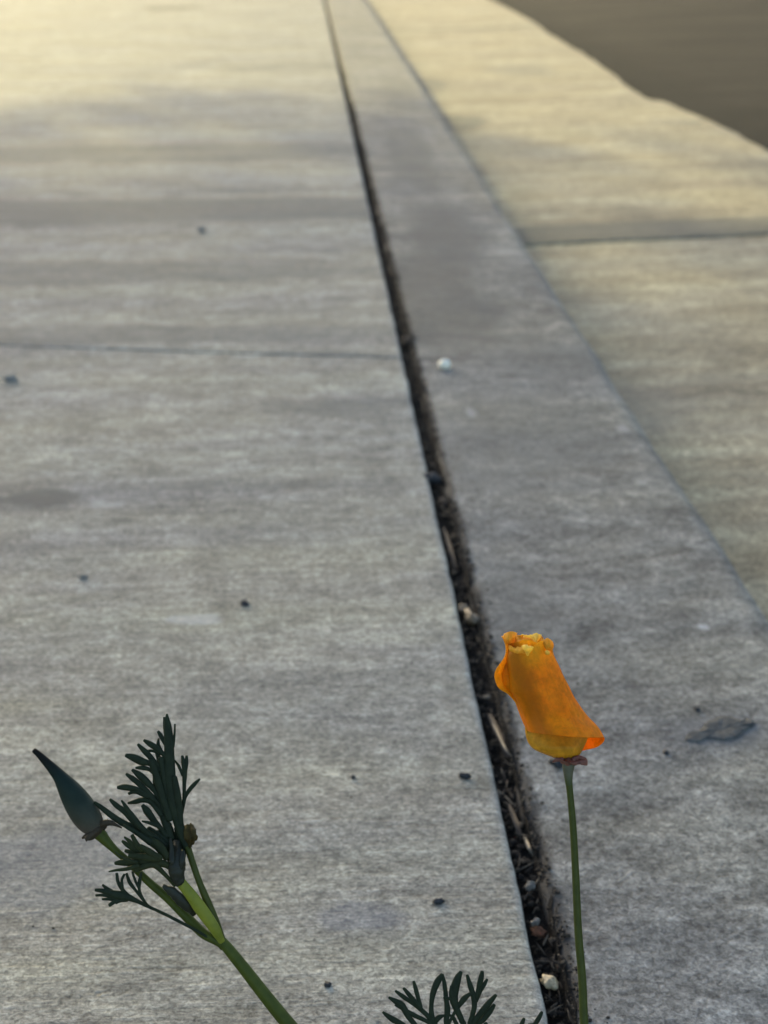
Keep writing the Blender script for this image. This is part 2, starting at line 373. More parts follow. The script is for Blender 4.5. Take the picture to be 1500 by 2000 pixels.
def slab(name, x0, x1, yA, yB, mat, parent, z=lambda x, y: 0.0, rr=.005, chip=.0012, depth=.09, nx=26, groove=.004):
    """a cast slab: tooled edges that round over, a barely uneven face. yA/yB are functions of x; x1 may be one of y."""
    ts = edge_list(0, 1, nx, (0,)) 
    mid = (x0 + (x1(1) if callable(x1) else x1)) / 2
    L = yB(mid) - yA(mid)
    ys = [0, .0008, .002, .004, .008]; st = .008
    while st < L - .012: st += max(.006, .014 * max(yA(mid) + st, .15)); ys.append(min(st, L - .010))
    ys += [L - .008, L - .004, L - .002, L - .0008, L]
    e = [0, .0007, .0016, .003, .006, .012]
    v = []; idx = []
    for t in ys:
        row = []
        f = t / L
        ym = yA(mid) + (yB(mid) - yA(mid)) * f
        xr = x1(ym) if callable(x1) else x1
        W = xr - x0
        xs = [x0 + q for q in e] + [x0 + .012 + (W - .024) * i / nx for i in range(1, nx)] + [xr - q for q in reversed(e)]
        for x in xs:
            y = yA(x) + (yB(x) - yA(x)) * f
            dl = min(x - x0, xr - x); de = min(t, L - t)
            h = z(x, y)
            for q in (dl, de):
                if q < rr: h -= rr - math.sqrt(max(rr * rr - (rr - q) ** 2, 0))
            h += noise.noise(Vector((x * 6, y * 6, 3))) * .0012 + noise.noise(Vector((x * 40, y * 40, 7))) * .0003
            wob = 0
            if dl < .008: wob = noise.noise(Vector((y * 28, x0 * 9, 1))) * chip + noise.noise(Vector((y * 160, x0, 5))) * chip * .5
            row.append(len(v)); v.append(Vector((x + wob * (1 if x < mid else 1), y, h)))
        idx.append(row)
    fcs = [(idx[j][i], idx[j][i + 1], idx[j + 1][i + 1], idx[j + 1][i]) for j in range(len(idx) - 1) for i in range(len(idx[0]) - 1)]
    rim = idx[0][:] + [r[-1] for r in idx[1:]] + idx[-1][-2::-1] + [r[0] for r in idx[-2:0:-1]]
    n0 = len(v)
    for i in rim: v.append(Vector((v[i].x, v[i].y, -depth)))
    for k in range(len(rim)):
        a, b = k, (k + 1) % len(rim); fcs.append((rim[b], rim[a], n0 + a, n0 + b))
    return mesh_obj(name, v, fcs, mat, parent)

def plane(name, x0, x1, y0, y1, z, mat):
    o = mesh_obj(name, [(x0, y0, z), (x1, y0, z), (x1, y1, z), (x0, y1, z)], [(0, 1, 2, 3)], mat, None, False)
    return tag(o, kind='structure')
plane('ground', -300, 300, -300, 400, -.14, M_ground)
mesh_b = plane('verge', -40, -1.95, -40, 120, -.02, M_ground)

# pavement: slabs with tooled joints; the first joint runs slightly askew
j0 = G(0, 675); j1 = G(780, 700)
sk = (j1.y - j0.y) / (j1.x - j0.x)
def jl(yc, s): return lambda x: yc + s * (x - .0774)
yj = j1.y
walk = tag(empty('pavement', (0, 0, 0)), kind='structure')
joints = [(-3.0, 0), (-1.05 + 0, 0), (yj, sk), (3.35, .01), (5.35, -.03), (7.6, 0), (9.8, 0), (12, 0), (14.2, 0), (24, 0), (40, 0)]
for i in range(len(joints) - 1):
    a, b = joints[i], joints[i + 1]
    slab('slab', -1.9, XL, (lambda x, a=a: a[0] + .0008 + a[1] * (x - XL)), (lambda x, b=b: b[0] - .0008 + b[1] * (x - XL)), M_walk, walk, rr=.0028, nx=40)
for i, (yc, s) in enumerate(joints[1:-1]):   # dirt in the joints
    pass
jd = MB()
for yc, s in joints[1:-1]:
    n = 60; v = []; f = []
    for i in range(n + 1):
        x = -1.9 + (XL + 1.9) * i / n; y = yc + s * (x - XL)
        zz = -.0032 + noise.noise(Vector((x * 30, y, 2))) * .0012
        v += [Vector((x, y - .004, zz)), Vector((x, y + .004, zz))]
    for i in range(n): f.append((2 * i, 2 * i + 2, 2 * i + 3, 2 * i + 1))
    jd.add(v, f)
tag(jd.build('joint_dirt', M_jd), kind='structure')

# kerb
def kerb():
    ys = ysteps(-1.5, 40, .0035, .011)
    v = []; W = 0; f = []
    for y in ys:
        r1 = .0055 + .0035 * noise.noise(Vector((y * 22, 4, 1))) + .0015 * noise.noise(Vector((y * 90, 4, 1)))
        ch = .0018 * noise.noise(Vector((y * 33, 1, 8))) + .0010 * noise.noise(Vector((y * 140, 1, 8)))
        r2 = .014 + .004 * noise.noise(Vector((y * 9, 7, 1)))
        xl = XR + ch; xk = XK + .002 * noise.noise(Vector((y * 12, 3, 3)))
        prof = [(xl + .001, -.10), (xl, -.03)]
        for k in range(7):
            a = math.pi / 2 * k / 6; prof.append((xl + r1 - r1 * math.cos(a), -r1 + r1 * math.sin(a)))
        for k in range(1, 16):
            q = k / 16; x = xl + r1 + (xk - r2 - xl - r1) * q; prof.append((x, -.0015 * q))
        for k in range(9):
            a = math.pi / 2 * k / 8; prof.append((xk - r2 + r2 * math.sin(a), -.0015 - r2 + r2 * math.cos(a)))
        prof += [(xk + .004, -.036), (xk + .006, -.10)]
        W = len(prof)
        for x, z in prof:
            z += noise.noise(Vector((x * 8, y * 8, 1))) * .0012 + noise.noise(Vector((x * 50, y * 50, 2))) * .0004 if z > -.028 else 0
            v.append(Vector((x, y, z)))
    for j in range(len(ys) - 1):
        for i in range(W - 1): a = j * W + i; f.append((a, a + 1, a + W + 1, a + W))
    return tag(mesh_obj('kerb', v, f, M_kerb), kind='structure')
kerb()

# gutter pan
yg = 1.719
def gx(y):
    o = .006 * noise.noise(Vector((y * 2.5, 6, 1))) + .006 * noise.noise(Vector((y * 9, 6, 1)))
    k = [(-5, 0), (2.6, .006), (2.93, -.012), (3.0, -.042), (3.1, -.036), (3.5, -.012), (4.2, .005), (5.2, .03), (60, .03)]
    for (y0, a), (y1, b) in zip(k, k[1:]):
        if y0 <= y < y1: q = (y - y0) / (y1 - y0); o += a + (b - a) * q * q * (3 - 2 * q)
    return XG + o
def gz(x, y): return -.044 + .016 * (x - .24) / .49
gut = tag(empty('gutter', (0, 0, 0)), kind='structure')
gj = [-1.6, yg - 3.0 + .9, yg, yg + 3.0, yg + 6, yg + 9, yg + 12, 26, 40]
gj = [-1.6, yg, yg + 3.1, yg + 6.2, yg + 9.3, 26, 40]
for i in range(len(gj) - 1):
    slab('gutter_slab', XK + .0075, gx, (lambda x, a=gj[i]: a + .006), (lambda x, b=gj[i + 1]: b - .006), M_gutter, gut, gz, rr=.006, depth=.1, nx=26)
plane('gutter_bed', XK, 1.2, -3, 40, -.075, M_soil)

# street
def street():
    ys = ysteps(-3, 60, .04, .03); v = []; f = []; n = 40
    for y in ys:
        for i in range(n + 1):
            q = i / n; x = .72 + (8.2 - .72) * q ** 2.2
            zc = -.055 + .10 * math.sin(min(1, (x - .72) / 3.8) * math.pi / 2) * .6 + .002 * noise.noise(Vector((x * 3, y * 3, 0)))
            v.append(Vector((x, y, zc)))
    for j in range(len(ys) - 1):
        for i in range(n): a = j * (n + 1) + i; f.append((a, a + 1, a + n + 2, a + n + 1))
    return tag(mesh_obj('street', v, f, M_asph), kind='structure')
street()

# soil in the joint between pavement and kerb
def soil():
    ys = ysteps(-1.5, 40, .0015, .006); v = []; f = []
    for y in ys:
        row = []
        for i in range(8):
            x = XL - .001 + (XR - XL + .001) * i / 7
            z = -.0088 + .0025 * (i / 7) ** 2 + .0028 * noise.noise(Vector((x * 120, y * 60, 0))) + .0013 * noise.noise(Vector((x * 500, y * 400, 0)))
            row.append((x, z))
        q = .0008 + .0026 * noise.noise(Vector((y * 17, 2, 9))) + .0026 * noise.noise(Vector((y * 75, 2, 9))) + .0012 * noise.noise(Vector((y * 300, 2, 9)))
        q = min(.0085, max(.0004, q))
        for i in range(1, 9):
            t = i / 8; x = XR + q * t; u = min(x - XR + .0008, .0062)
            zk = -.0062 + math.sqrt(max(.0062 ** 2 - (.0062 - u) ** 2, 0))
            z = max(zk + .0007, -.006 + .0055 * t) + .0006 * noise.noise(Vector((x * 700, y * 500, 3)))
            if i == 8: z = zk - .0012
            row.append((x, min(z, .0012)))
        W = len(row); v += [Vector((x, y, z)) for x, z in row]
    for j in range(len(ys) - 1):
        for i in range(W - 1): a = j * W + i; f.append((a, a + 1, a + W + 1, a + W))
    tag(mesh_obj('joint_soil', v, f, M_soil), kind='structure')
soil()

def blob(c, rx, ry, rz, rot=0, seed=0, n1=8, n2=6, amp=.22, flatb=False):
    v = []; f = []
    cs, sn = math.cos(rot), math.sin(rot)
    for j in range(1, n2):
        th = math.pi * j / n2
        for i in range(n1):
            ph = 2 * math.pi * i / n1
            d = Vector((math.sin(th) * math.cos(ph), math.sin(th) * math.sin(ph), math.cos(th)))
            k = 1 + amp * noise.noise(d * 1.6 + Vector((seed * 3.7, 0, 0)))
            p = Vector((d.x * rx * k, d.y * ry * k, d.z * rz * k))
            v.append(Vector((p.x * cs - p.y * sn, p.x * sn + p.y * cs, p.z)) + c)
    a = len(v); v += [c + Vector((0, 0, rz)), c - Vector((0, 0, rz))]
    for j in range(n2 - 2):
        for i in range(n1): p = j * n1 + i; q = j * n1 + (i + 1) % n1; f.append((p, p + n1, q + n1, q))
    for i in range(n1): f.append((a, i, (i + 1) % n1)); b = (n2 - 2) * n1; f.append((a + 1, b + (i + 1) % n1, b + i))
    return v, f

# ------------------------------------------------------------------ grit and litter lying in the joint (uncountable)
gr = MB()
for i in range(5200):
    y = .12 + 3.2 * rnd.random() ** 1.9
    big = rnd.random()
    r = (.00035 + .0010 * big ** 5) * (1 + .35 * y)
    x = XL + .0008 + (XR - XL - .0005) * rnd.random()
    z = -.0085 + .0040 * rnd.random() + .002 * noise.noise(Vector((0, y * 14, 4)))
    v, f = blob(Vector((x, y, z)), r * (1 + rnd.random()), r * (.8 + .8 * rnd.random()), r * (.5 + .4 * rnd.random()), rnd.random() * 6, i, 5, 4, .5)
    gr.add(v, f)
for i in range(2600):                       # crumbs on the dirt wedge against the kerb
    y = .14 + 2.6 * rnd.random() ** 1.8; q = .0045 * rnd.random() ** 1.6; x = XR + q; u = min(q + .0008, .0062)
    z = -.0062 + math.sqrt(max(.0062 ** 2 - (.0062 - u) ** 2, 0)) + .0006; r = (.0003 + .0006 * rnd.random() ** 4) * (1 + .35 * y)
    v, f = blob(Vector((x, y, z)), r * (1 + rnd.random()), r, r * .7, rnd.random() * 6, i, 5, 4, .5); gr.add(v, f)
for i in range(420):                        # chaff and broken stalks lying along the joint
    y = .15 + 1.6 * rnd.random() ** 1.6; x = XL + .002 + .008 * rnd.random()
    a = rnd.gauss(math.pi / 2, .55)
    v, f = blob(Vector((x, y, -.0045 + .003 * rnd.random())), .0015 + .0035 * rnd.random(), .0004, .0003, a, i, 5, 4, .4)
    gr.add(v, f)
tag(gr.build('joint_litter', M_grit, None, False), 'dark grit and plant litter packed into the joint beside the kerb', 'litter', kind='stuff')
g2 = MB()                                   # grit that has spilled onto the kerb edge
for i in range(500):
    y = .15 + 2.2 * rnd.random() ** 1.5; x = XR + .001 + abs(rnd.gauss(0, .006)); r = .00025 + .0005 * rnd.random() ** 2
    v, f = blob(Vector((x, y, .0003 - .005 * max(0, 1 - (x - XR) / .005) ** 2)), r * 1.4, r, r * .7, rnd.random() * 6, i, 5, 4, .5); g2.add(v, f)
for i in range(260):
    y = .2 + 3 * rnd.random(); x = rnd.uniform(-.4, .07) * (1 + y * .4) if rnd.random() < .6 else rnd.uniform(.095, .225); r = .0002 + .0004 * rnd.random() ** 2
    if x > XL - .003 and x < XR: continue
    v, f = blob(Vector((x, y, .0004)), r * 1.4, r, r * .7, rnd.random() * 6, i, 5, 4, .5); g2.add(v, f)
tag(g2.build('sand_grains', M_grit, None, False), 'fine dark sand grains strewn over the pavement and kerb edge', 'sand', kind='stuff')

# ------------------------------------------------------------------ single stones and bits
def stone(name, px, py, r, mat, label, cat, z=0.0, sx=1.0, sy=1.0, sz=.7, rot=0, seed=1, group=None, amp=.9):
    c = G(px, py, z); c.z = z + r * sz * .5
    v, f = blob(c, r * sx, r * sy, r * sz, rot, seed, 14, 9, amp)
    base = c.copy(); v = [p - base for p in v]
    o = mesh_obj(name, v, f, mat); o.location = base
    return tag(o, label, cat, group)
stone('pebble', 868, 717, .0046, M_white, 'round white pebble alone on the kerb top, right of the joint', 'pebble', 0, 1, 1, .9, 0, 2, amp=.2)
stone('pebble', 1073, 1921, .0021, M_peb, 'shiny cream pebble in the joint nearest the camera, beside the flower stem', 'pebble', -.002, 1.1, 1.6, .8, .5, 3, amp=.7)
stone('pebble', 1036, 1733, .0015, M_gry, 'small pale grey pebble in the joint, upper of two left of the flower stem', 'pebble', -.002, 1.2, 1.2, .9, .3, 5)
stone('pebble', 1045, 1803, .0012, M_gry, 'tiny whitish pebble in the joint touching the pavement edge, above the shiny cream one', 'pebble', -.0015, 1.4, 1.0, .8, .3, 6)
stone('rust_chip', 1052, 1822, .0017, M_red, 'rusty red chip in the joint just below a tiny whitish pebble', 'chip', -.003, 1.3, 1.6, .5, .5, 7)
stone('pebble', 920, 1212, .0031, M_tan, 'largest tan pebble in the joint, up left of the orange flower', 'pebble', -.004, 1.0, 1.9, .9, .2, 8)
stone('pebble', 905, 1192, .0022, M_tan, 'dull tan stone in the joint touching the largest tan pebble', 'pebble', -.004, 1.2, 1.5, .7, .9, 9)
stone('pebble', 797, 672, .0042, M_straw, 'pale straw coloured lump bridging the joint where the pavement slabs meet', 'pebble', -.004, 1.3, 1.6, .8, .2, 10)
stone('pebble', 868, 985, .0026, M_straw, 'yellowish stone in the joint left of the mid kerb', 'pebble', -.005, .9, 1.8, .8, .2, 11)
stone('clod', 845, 942, .0040, M_blk, 'black clod of dirt biting into the pavement edge at the joint', 'dirt', -.004, 1.6, 1.0, .9, -.2, 12)
specks = [(478, 1180, .0018, 'largest black speck of grit alone on the middle of the pavement'),
          (908, 1518, .0015, 'black speck on the pavement just left of the joint, below the flower level'),
          (856, 1763, .0013, 'small round black speck on the pavement above the bottom leaves'),
          (690, 1518, .0008, 'faint tiny speck on the pavement left of the speck by the joint'),
          (162, 1128, .0015, 'grey crumb on the left part of the pavement above the bud'),
          (22, 744, .0032, 'blurred grey crumb at the left edge of the photo below the slab joint'),
          (395, 452, .0038, 'blurred crumb on the far slab between two dark bands'),
          (640, 1925, .0009, 'tiny dark crumb on the pavement left of the bottom leaves')]
for i, (px, py, r, lb) in enumerate(specks):
    stone('grit_speck', px, py, r, M_blk if i not in (4, 5, 6) else M_crumb, lb, 'speck', 0, 1.1, 1.5, .8, i, 20 + i, 'dark specks of grit on the pavement')
stone('grit_speck', 1090, 1490, .0020, M_blk, 'black crumb on the kerb right behind the base of the orange flower', 'speck', 0, 1.6, 1.5, .6, .3, 31, 'dark specks of grit on the kerb')
stone('grit_speck', 1300, 1470, .0010, M_blk, 'tiny black crumb on the kerb right of the flower', 'speck', 0, 1.2, 1.6, .6, 0, 32, 'dark specks of grit on the kerb')
stone('grit_speck', 1361, 1385, .0011, M_blk, 'tiny black crumb on the kerb above the dark stain', 'speck', 0, 1.2, 1.5, .6, 0, 33, 'dark specks of grit on the kerb')

def patch():
    px = [(1338, 1447), (1344, 1434), (1366, 1428), (1378, 1414), (1398, 1402), (1425, 1400), (1446, 1408), (1470, 1406), (1475, 1414), (1458, 1426), (1440, 1440), (1412, 1446), (1380, 1444), (1360, 1450)]
    pts = [G(a, b, 0) for a, b in px]; c = sum(pts, Vector()) / len(pts); v = []; f = []; m = 6; N = len(pts) * m
    ring = []
    for i in range(len(pts)):
        for k in range(m):
            q = cr([tuple(pts[(i + j) % len(pts)]) for j in (-1, 0, 1, 2)], (1 + k / m) / 3); p = Vector(q)
            p += Vector((noise.noise(p * 700), noise.noise(p * 700 + Vector((5, 0, 0))), 0)) * .0012; ring.append(p)
    for s_, h in ((1.0, -.0012), (.97, .0004), (.88, .0006), (.6, .0007), (.3, .0006)):
        for p in ring: q = c + (p - c) * s_; v.append(Vector((q.x, q.y, h - .0012 * (q.x - XR) / .15 + (.0012 * noise.noise(Vector((q.x * 8, q.y * 8, 1))) if h > 0 else 0) + .0005 * noise.noise(q * 400))))
    v.append(Vector((c.x, c.y, 0)))
    for r_ in range(4):
        for i in range(N): j = (i + 1) % N; f.append((r_ * N + i, r_ * N + j, (r_ + 1) * N + j, (r_ + 1) * N + i))
    for i in range(N): f.append((4 * N + i, 4 * N + (i + 1) % N, 5 * N))
    o = mesh_obj('mud_patch', [p - c for p in v], f, mat_simple('dried_mud', (.060, .060, .054), (.125, .122, .108), 260, .95, .1, .0008)); o.location = c
    tag(o, 'flat dark grey angular patch of dried mud on the kerb right of the flower', 'mud')
patch()
def straw(name, pts, wd, mat, label, cat):
    """pts (px,py,z) along the joint -> curled dry blade"""
    cs = [G(a, b, z) for a, b, z in pts]; m = 24; v = []; f = []
    pp = [tuple(c) for c in cs]
    for i in range(m + 1):
        c = Vector(cr(pp, i / m)); d = Vector(cr(pp, min(1, i / m + .02))) - Vector(cr(pp, max(0, i / m - .02))); d.normalize()
        s = d.cross(Vector((0, 0, 1))).normalized(); u = s.cross(d)
        wv = .7 * wd * math.sin(math.pi * (0.06 + .88 * i / m)) ** .6
        for k in range(5):
            q = (k - 2) / 2; v.append(c + s * (wv * q) + u * (wv * (.5 * q * q)))
    for i in range(m):
        for k in range(4): a = i * 5 + k; f.append((a, a + 1, a + 6, a + 5))
    n = len(v); vv = v + [p - Vector((0, 0, .0003)) for p in v]; ff = f + [tuple(reversed([i + n for i in q])) for q in f]
    base = Vector(pp[0]); o = mesh_obj(name, [p - base for p in vv], ff, mat); o.location = base
    return tag(o, label, cat)
straw('dry_leaf', [(955, 1395, -.003), (975, 1440, -.001), (992, 1480, -.003)], .0022, M_straw, 'curled brown dry leaf lying in the joint left of the flower', 'dry leaf')
straw('dry_stalk', [(962, 1412, -.002), (985, 1460, .0005), (1000, 1478, -.001)], .0007, M_tan, 'thin tan stalk on top of the curled dry leaf left of the flower', 'stalk')
straw('dry_leaf', [(993, 1570, -.003), (1008, 1610, -.001), (1018, 1640, -.003)], .0015, M_straw, 'narrow olive brown dry leaf in the joint below the curled one', 'dry leaf')
straw('dry_stalk', [(1022, 1630, -.003), (1032, 1655, -.001), (1040, 1672, -.003)], .0010, M_tan, 'short tan stalk in the joint left of the flower stem', 'stalk')
straw('dry_leaf', [(866, 1030, -.004), (880, 1075, -.002), (890, 1110, -.004)], .0016, M_straw, 'narrow dry leaf in the joint above the tan pebbles', 'dry leaf')

# ------------------------------------------------------------------ the orange poppy
def F(x, y, d=0.0): return (880 + x / 3.75, 1200 + y / 3.75, d)
def kk_(*L): return [(880 + a / 3.75, 1200 + b / 3.75, r_ / 3.75, d) for a, b, r_, d in L]
root = G(1165, 2369, -.004)
def rootpx(dx=0): return (1165 + dx, 2369)
fl = empty('poppy', P(1165, 2330, 0))
tag(fl, 'closed orange poppy flower on a tall thin upright green stem in front of the kerb', 'flower')
s_ = MB()
tube(s_, [(1110.5, 1524, 7.6, 0), (1113, 1545, 6.6, 0), (1119, 1610, 6.9, .3), (1124, 1700, 7.3, .6), (1129.5, 1820, 7.8, .9), (1137, 1910, 8.2, 1), (1141, 2000, 8.6, 1), (1150, 2120, 9, 0), (1165, 2345, 10, -3)], 1, 14, 10)
s_.build('stem', M_stem, fl)
s_ = MB()
tube(s_, [(1111, 1488, 12.5, 0), (1110, 1499, 11.8, 0), (1110, 1510, 9.6, 0), (1110.6, 1522, 7.9, 0), (1111.5, 1532, 7.1, 0)], 1, 20, 8)
s_.build('receptacle', M_funnel, fl)
s_ = MB()
def sc(a, t): return .16 * math.sin(3 * a + 1.0) + .10 * math.sin(7 * a + 2) + .05 * math.sin(13 * a)
tube(s_, [(1112, 1478, 14, 0), (1112, 1481, 20, 0), (1112, 1483.5, 29.5, 0), (1111.6, 1485.2, 28.0, 0), (1111, 1488, 18, 0), (1110.6, 1494, 12.4, 0)], 1, 48, 6, (True, False), sc, .0002)
tube(s_, kk_((745, 1082, 5, -1), (775, 1068, 12, -2), (820, 1062, 16, -3)), .5, 8, 5)
tube(s_, kk_((992, 1055, 5, -1), (962, 1050, 13, -2), (935, 1046, 15, -2), (900, 1062, 18, -3)), .5, 8, 5)
tube(s_, kk_((925, 1100, 4, -3), (905, 1090, 13, -3.6), (880, 1078, 15, -3)), .5, 8, 5)
s_.build('rim', M_rim, fl)

# outer petal wrapped round the front, its lower edge flaring to the right and turning under
Lx = [(425, 238), (415, 320), (420, 430), (432, 545), (478, 640), (518, 740), (545, 810), (562, 856)]
Rx = [(742, 225), (752, 292), (812, 420), (872, 545), (935, 655), (1000, 745), (1072, 822), (1122, 903)]
rowsA = []
topy = [0, 34, 4, 12, -34, -10, 0]
boty = [-4, 4, 12, 12, 8, 4, 0]
for k in range(8):
    (lx, ly), (rx, ry) = Lx[k], Rx[k]
    wmm = (rx - lx) / 3.75 / FP * 410
    D = wmm * (.40, .40, .40, .40, .40, .41, .43, .45)[k]
    row = [F(lx + 26, ly, D * .55), F(lx + 6, ly, D * .25)]
    for i in range(7):
        t = i / 6; tt = .5 - .5 * math.cos(math.pi * t)
        x = lx + (rx - lx) * tt; y = ly + (ry - ly) * tt
        if k == 0: y += topy[i]
        if k == 7: y += boty[i] * (1 if i < 6 else 1)
        if k == 6: y += boty[i] * .6
        d = -D * math.sin(math.pi * t) - (1.8 if k == 7 else 1.0 if k == 6 else 0) * math.sin(math.pi * t)
        row.append(F(x, y, d))
    if k == 7: back = [F(1118, 935, 2.0), F(1065, 975, 4.5), F(955, 1000, 5.0)]
    elif k == 6: back = [F(1070, 850, 3), F(1010, 880, 5.5), F(910, 905, 6)]
    else: back = [F(rx - 8, ry + 4, D * .4), F(rx - 50, ry + 8, D * .8), F(rx - 110, ry + 10, D)]
    rowsA.append(row + back)
v, f = sheet(rowsA, 84, 84, .22, .24, 3)
o = mesh_obj('petal', v, f, M_petal, fl); o['label'] = 'large orange outer petal wrapped round the front, its lower edge flaring out'

# rear petal whose left margin stands out as a golden lobe
Lb = [(380, 166), (402, 235), (398, 312), (340, 388), (320, 452), (350, 535), (432, 595), (508, 690), (548, 800), (560, 870)]
Rb = [(668, 160), (720, 240), (742, 330), (775, 400), (800, 460), (835, 540), (870, 610), (920, 690), (980, 780), (1010, 860)]
tb = [0, -30, -10, 0, 5, 0]
rowsB = []
for k in range(10):
    (lx, ly), (rx, ry) = Lb[k], Rb[k]; D = 6.2 if k < 8 else 6
    row = []
    for i in range(6):
        t = i / 5; x = lx + (rx - lx) * t; y = ly + (ry - ly) * t + (tb[i] if k == 0 else tb[i] * .3 if k == 1 else 0)
        row.append(F(x, y, -1.0 + (D + 1) * math.sin(math.pi * min(t * .62, 1)) ** 1.0))
    rowsB.append(row)
v, f = sheet(rowsB, 60, 70, .2, .5, 9)
o = mesh_obj('petal', v, f, M_petal_b, fl); o['label'] = 'golden rear petal with a rounded lobe on the left'

# left front petal, overlapped by the big one
rowsC = []
Lc = [(398, 205), (405, 262), (402, 320), (372, 392), (362, 455), (378, 530), (436, 596), (500, 676)]
for k, (lx, ly) in enumerate(Lc):
    row = [F(lx, ly, 1.0)]
    wdt = 230 if k < 5 else 200
    for i in range(1, 6):
        t = i / 5; row.append(F(lx + wdt * t, ly + (14 * math.sin(t * 7) - 8 if k == 0 else 6 * t), 1.0 - 4.6 * math.sin(math.pi * t * .5)))
    rowsC.append(row)
v, f = sheet(rowsC, 50, 50, .2, .3, 15)
o = mesh_obj('petal', v, f, M_petal, fl); o['label'] = 'orange petal tucked under the outer one on the left'

# small curled yellow tips at the mouth
def tip(rows, seed, mat=M_petal_t, wr=.1):
    v, f = sheet([[F(*q) for q in r] for r in rows], 16, 16, .2, wr, seed); mesh_obj('petal_tip', v, f, mat, fl)
# small folded and curled margins
tip([[(522, 232, -6.2), (545, 224, -7.4), (575, 234, -7.9), (608, 238, -6.8)], [(532, 250, -7.0), (550, 252, -8.4), (578, 246, -8.6), (600, 258, -7.2)], [(548, 272, -7.0), (558, 276, -8.0), (572, 270, -8.2), (584, 276, -7.0)], [(562, 300, -6.4), (566, 304, -6.8), (570, 302, -6.8), (574, 298, -6.4)]], 1, M_petal_t, .35)
tip([[(520, 146, .5), (575, 154, -.4), (622, 140, -1), (664, 152, -.5)], [(560, 164, 0), (596, 170, -1), (630, 162, -2.2), (656, 172, -1)], [(600, 186, -1.0), (612, 190, -1.8), (628, 186, -2.6), (644, 186, -1.6)], [(608, 226, -2.0), (614, 228, -2.4), (620, 220, -2.6), (630, 208, -2.0)]], 2, M_petal_t, .4)
tip([[(376, 166, .5), (405, 142, -.4), (440, 128, -.8), (488, 134, .8)], [(390, 182, -.6), (412, 170, -1.8), (446, 150, -1.4), (480, 152, -.2)], [(402, 200, -.8), (424, 192, -2.6), (440, 186, -2.2), (462, 172, -.8)], [(410, 222, 0), (426, 218, -1), (440, 214, -1.2), (452, 200, 0)]], 3, M_petal_b, .5)
tip([[(660, 164, -2.0), (684, 184, -3.4), (712, 176, -3.2), (742, 200, -1.5)], [(668, 194, -3.5), (690, 204, -4.6), (716, 206, -4.0), (745, 226, -2)], [(688, 224, -4), (704, 226, -5.0), (722, 240, -4.4), (744, 250, -2)], [(700, 252, -4), (714, 254, -4.6), (728, 262, -3.8), (748, 276, -1.8)]], 4, M_petal_b, .6)
tip([[(694, 270, -5.4), (706, 262, -6.1), (726, 274, -5.0)], [(698, 280, -5.8), (712, 284, -6.2), (724, 284, -5.0)], [(706, 290, -5.2), (712, 292, -5.4), (718, 288, -5.0)]], 5, M_petal_t, .3)
tip([[(470, 150, 2.5), (520, 152, 1.5), (560, 156, 2.2), (610, 152, 2)], [(476, 182, .6), (525, 172, 1.6), (566, 180, -.4), (606, 178, 1)], [(484, 215, 0), (530, 222, -1.8), (570, 212, .4), (604, 220, 0)], [(490, 262, -1), (530, 272, -2.2), (570, 266, -1.2), (600, 265, -1)]], 6, M_petal_b, .7)
tip([[(432, 222, -1.5), (470, 246, -3.4), (520, 236, -5.6), (560, 250, -6.9)], [(430, 244, -2.0), (474, 262, -4.4), (522, 258, -6.6), (556, 266, -7.4)], [(428, 262, -2.2), (476, 282, -4.2), (520, 284, -6.2), (548, 290, -6.9)]], 8, M_petal_b, .5)

# pale yellow cup at the foot of the petals
rows = []
for k, (lx, ly, rx, ry, D) in enumerate([(548, 830, 1010, 860, 1.6), (556, 890, 1000, 908, 2.6), (578, 945, 985, 945, 3.4), (618, 987, 970, 975, 4.0), (690, 1020, 955, 1008, 3.2), (750, 1042, 935, 1035, 2.2), (800, 1056, 915, 1052, 1.4)]):
    row = [F(lx + 40, ly, D * .9), F(lx + 4, ly, D * .3)]
    for i in range(7):
        t = i / 6; tt = .5 - .5 * math.cos(math.pi * t)
        row.append(F(lx + (rx - lx) * tt, ly + (ry - ly) * tt + (10 if k > 3 else 0) * math.sin(math.pi * t), -D * math.sin(math.pi * t)))
    row += [F(rx - 25, ry, D * .6), F(rx - 90, ry, D)]
    rows.append(row)
v, f = sheet(rows, 60, 40, .25, .10, 21)
o = mesh_obj('petal', v, f, M_petal_c, fl); o['label'] = 'yellow cup shaped base of the inner petal'

# ------------------------------------------------------------------ the budding shoot on the left
def K(x, y): return (40 + x / 3.75, 1370 + y / 3.75)          # two drawing frames used for measuring
def Q(x, y): return (160 + x / 3.409, 1560 + y / 3.409)
sh = empty('poppy_shoot', P(1120, 2340, 5))
tag(sh, 'leaning poppy shoot with a pointed green bud and feathery dark leaves, at the lower left', 'plant')
def kk(L, s=3.75, fn=K): return [(*fn(a, b), r / s, d) for a, b, r, d in L]
s_ = MB()
tube(s_, [(*Q(925, 935), 8.5, 0), (*Q(975, 1000), 11, 0), (*Q(1080, 1130), 12, .3), (*Q(1220, 1310), 13, .6), (*Q(1400, 1530), 14, 1), (660, 2110, 14, 1.5), (850, 2260, 14, 2), (1120, 2340, 13, 2)], 1, 16, 10)
s_.build('stem', M_stem2, sh)
s_ = MB()
tube(s_, kk([(545, 940, 52, 0), (585, 975, 48, 0), (625, 1020, 38, 0), (690, 1085, 28, 0), (770, 1155, 27, .5), (870, 1255, 27, 1.5), (960, 1340, 30, 2), (1080, 1440, 34, 2), (1200, 1560, 36, 1.5), (1330, 1690, 38, .5), (1450, 1760, 34, 0), (1480, 1800, 24, 0)]), 1, 14, 8)
s_.build('bud_stalk', M_stem2, sh)
s_ = MB()
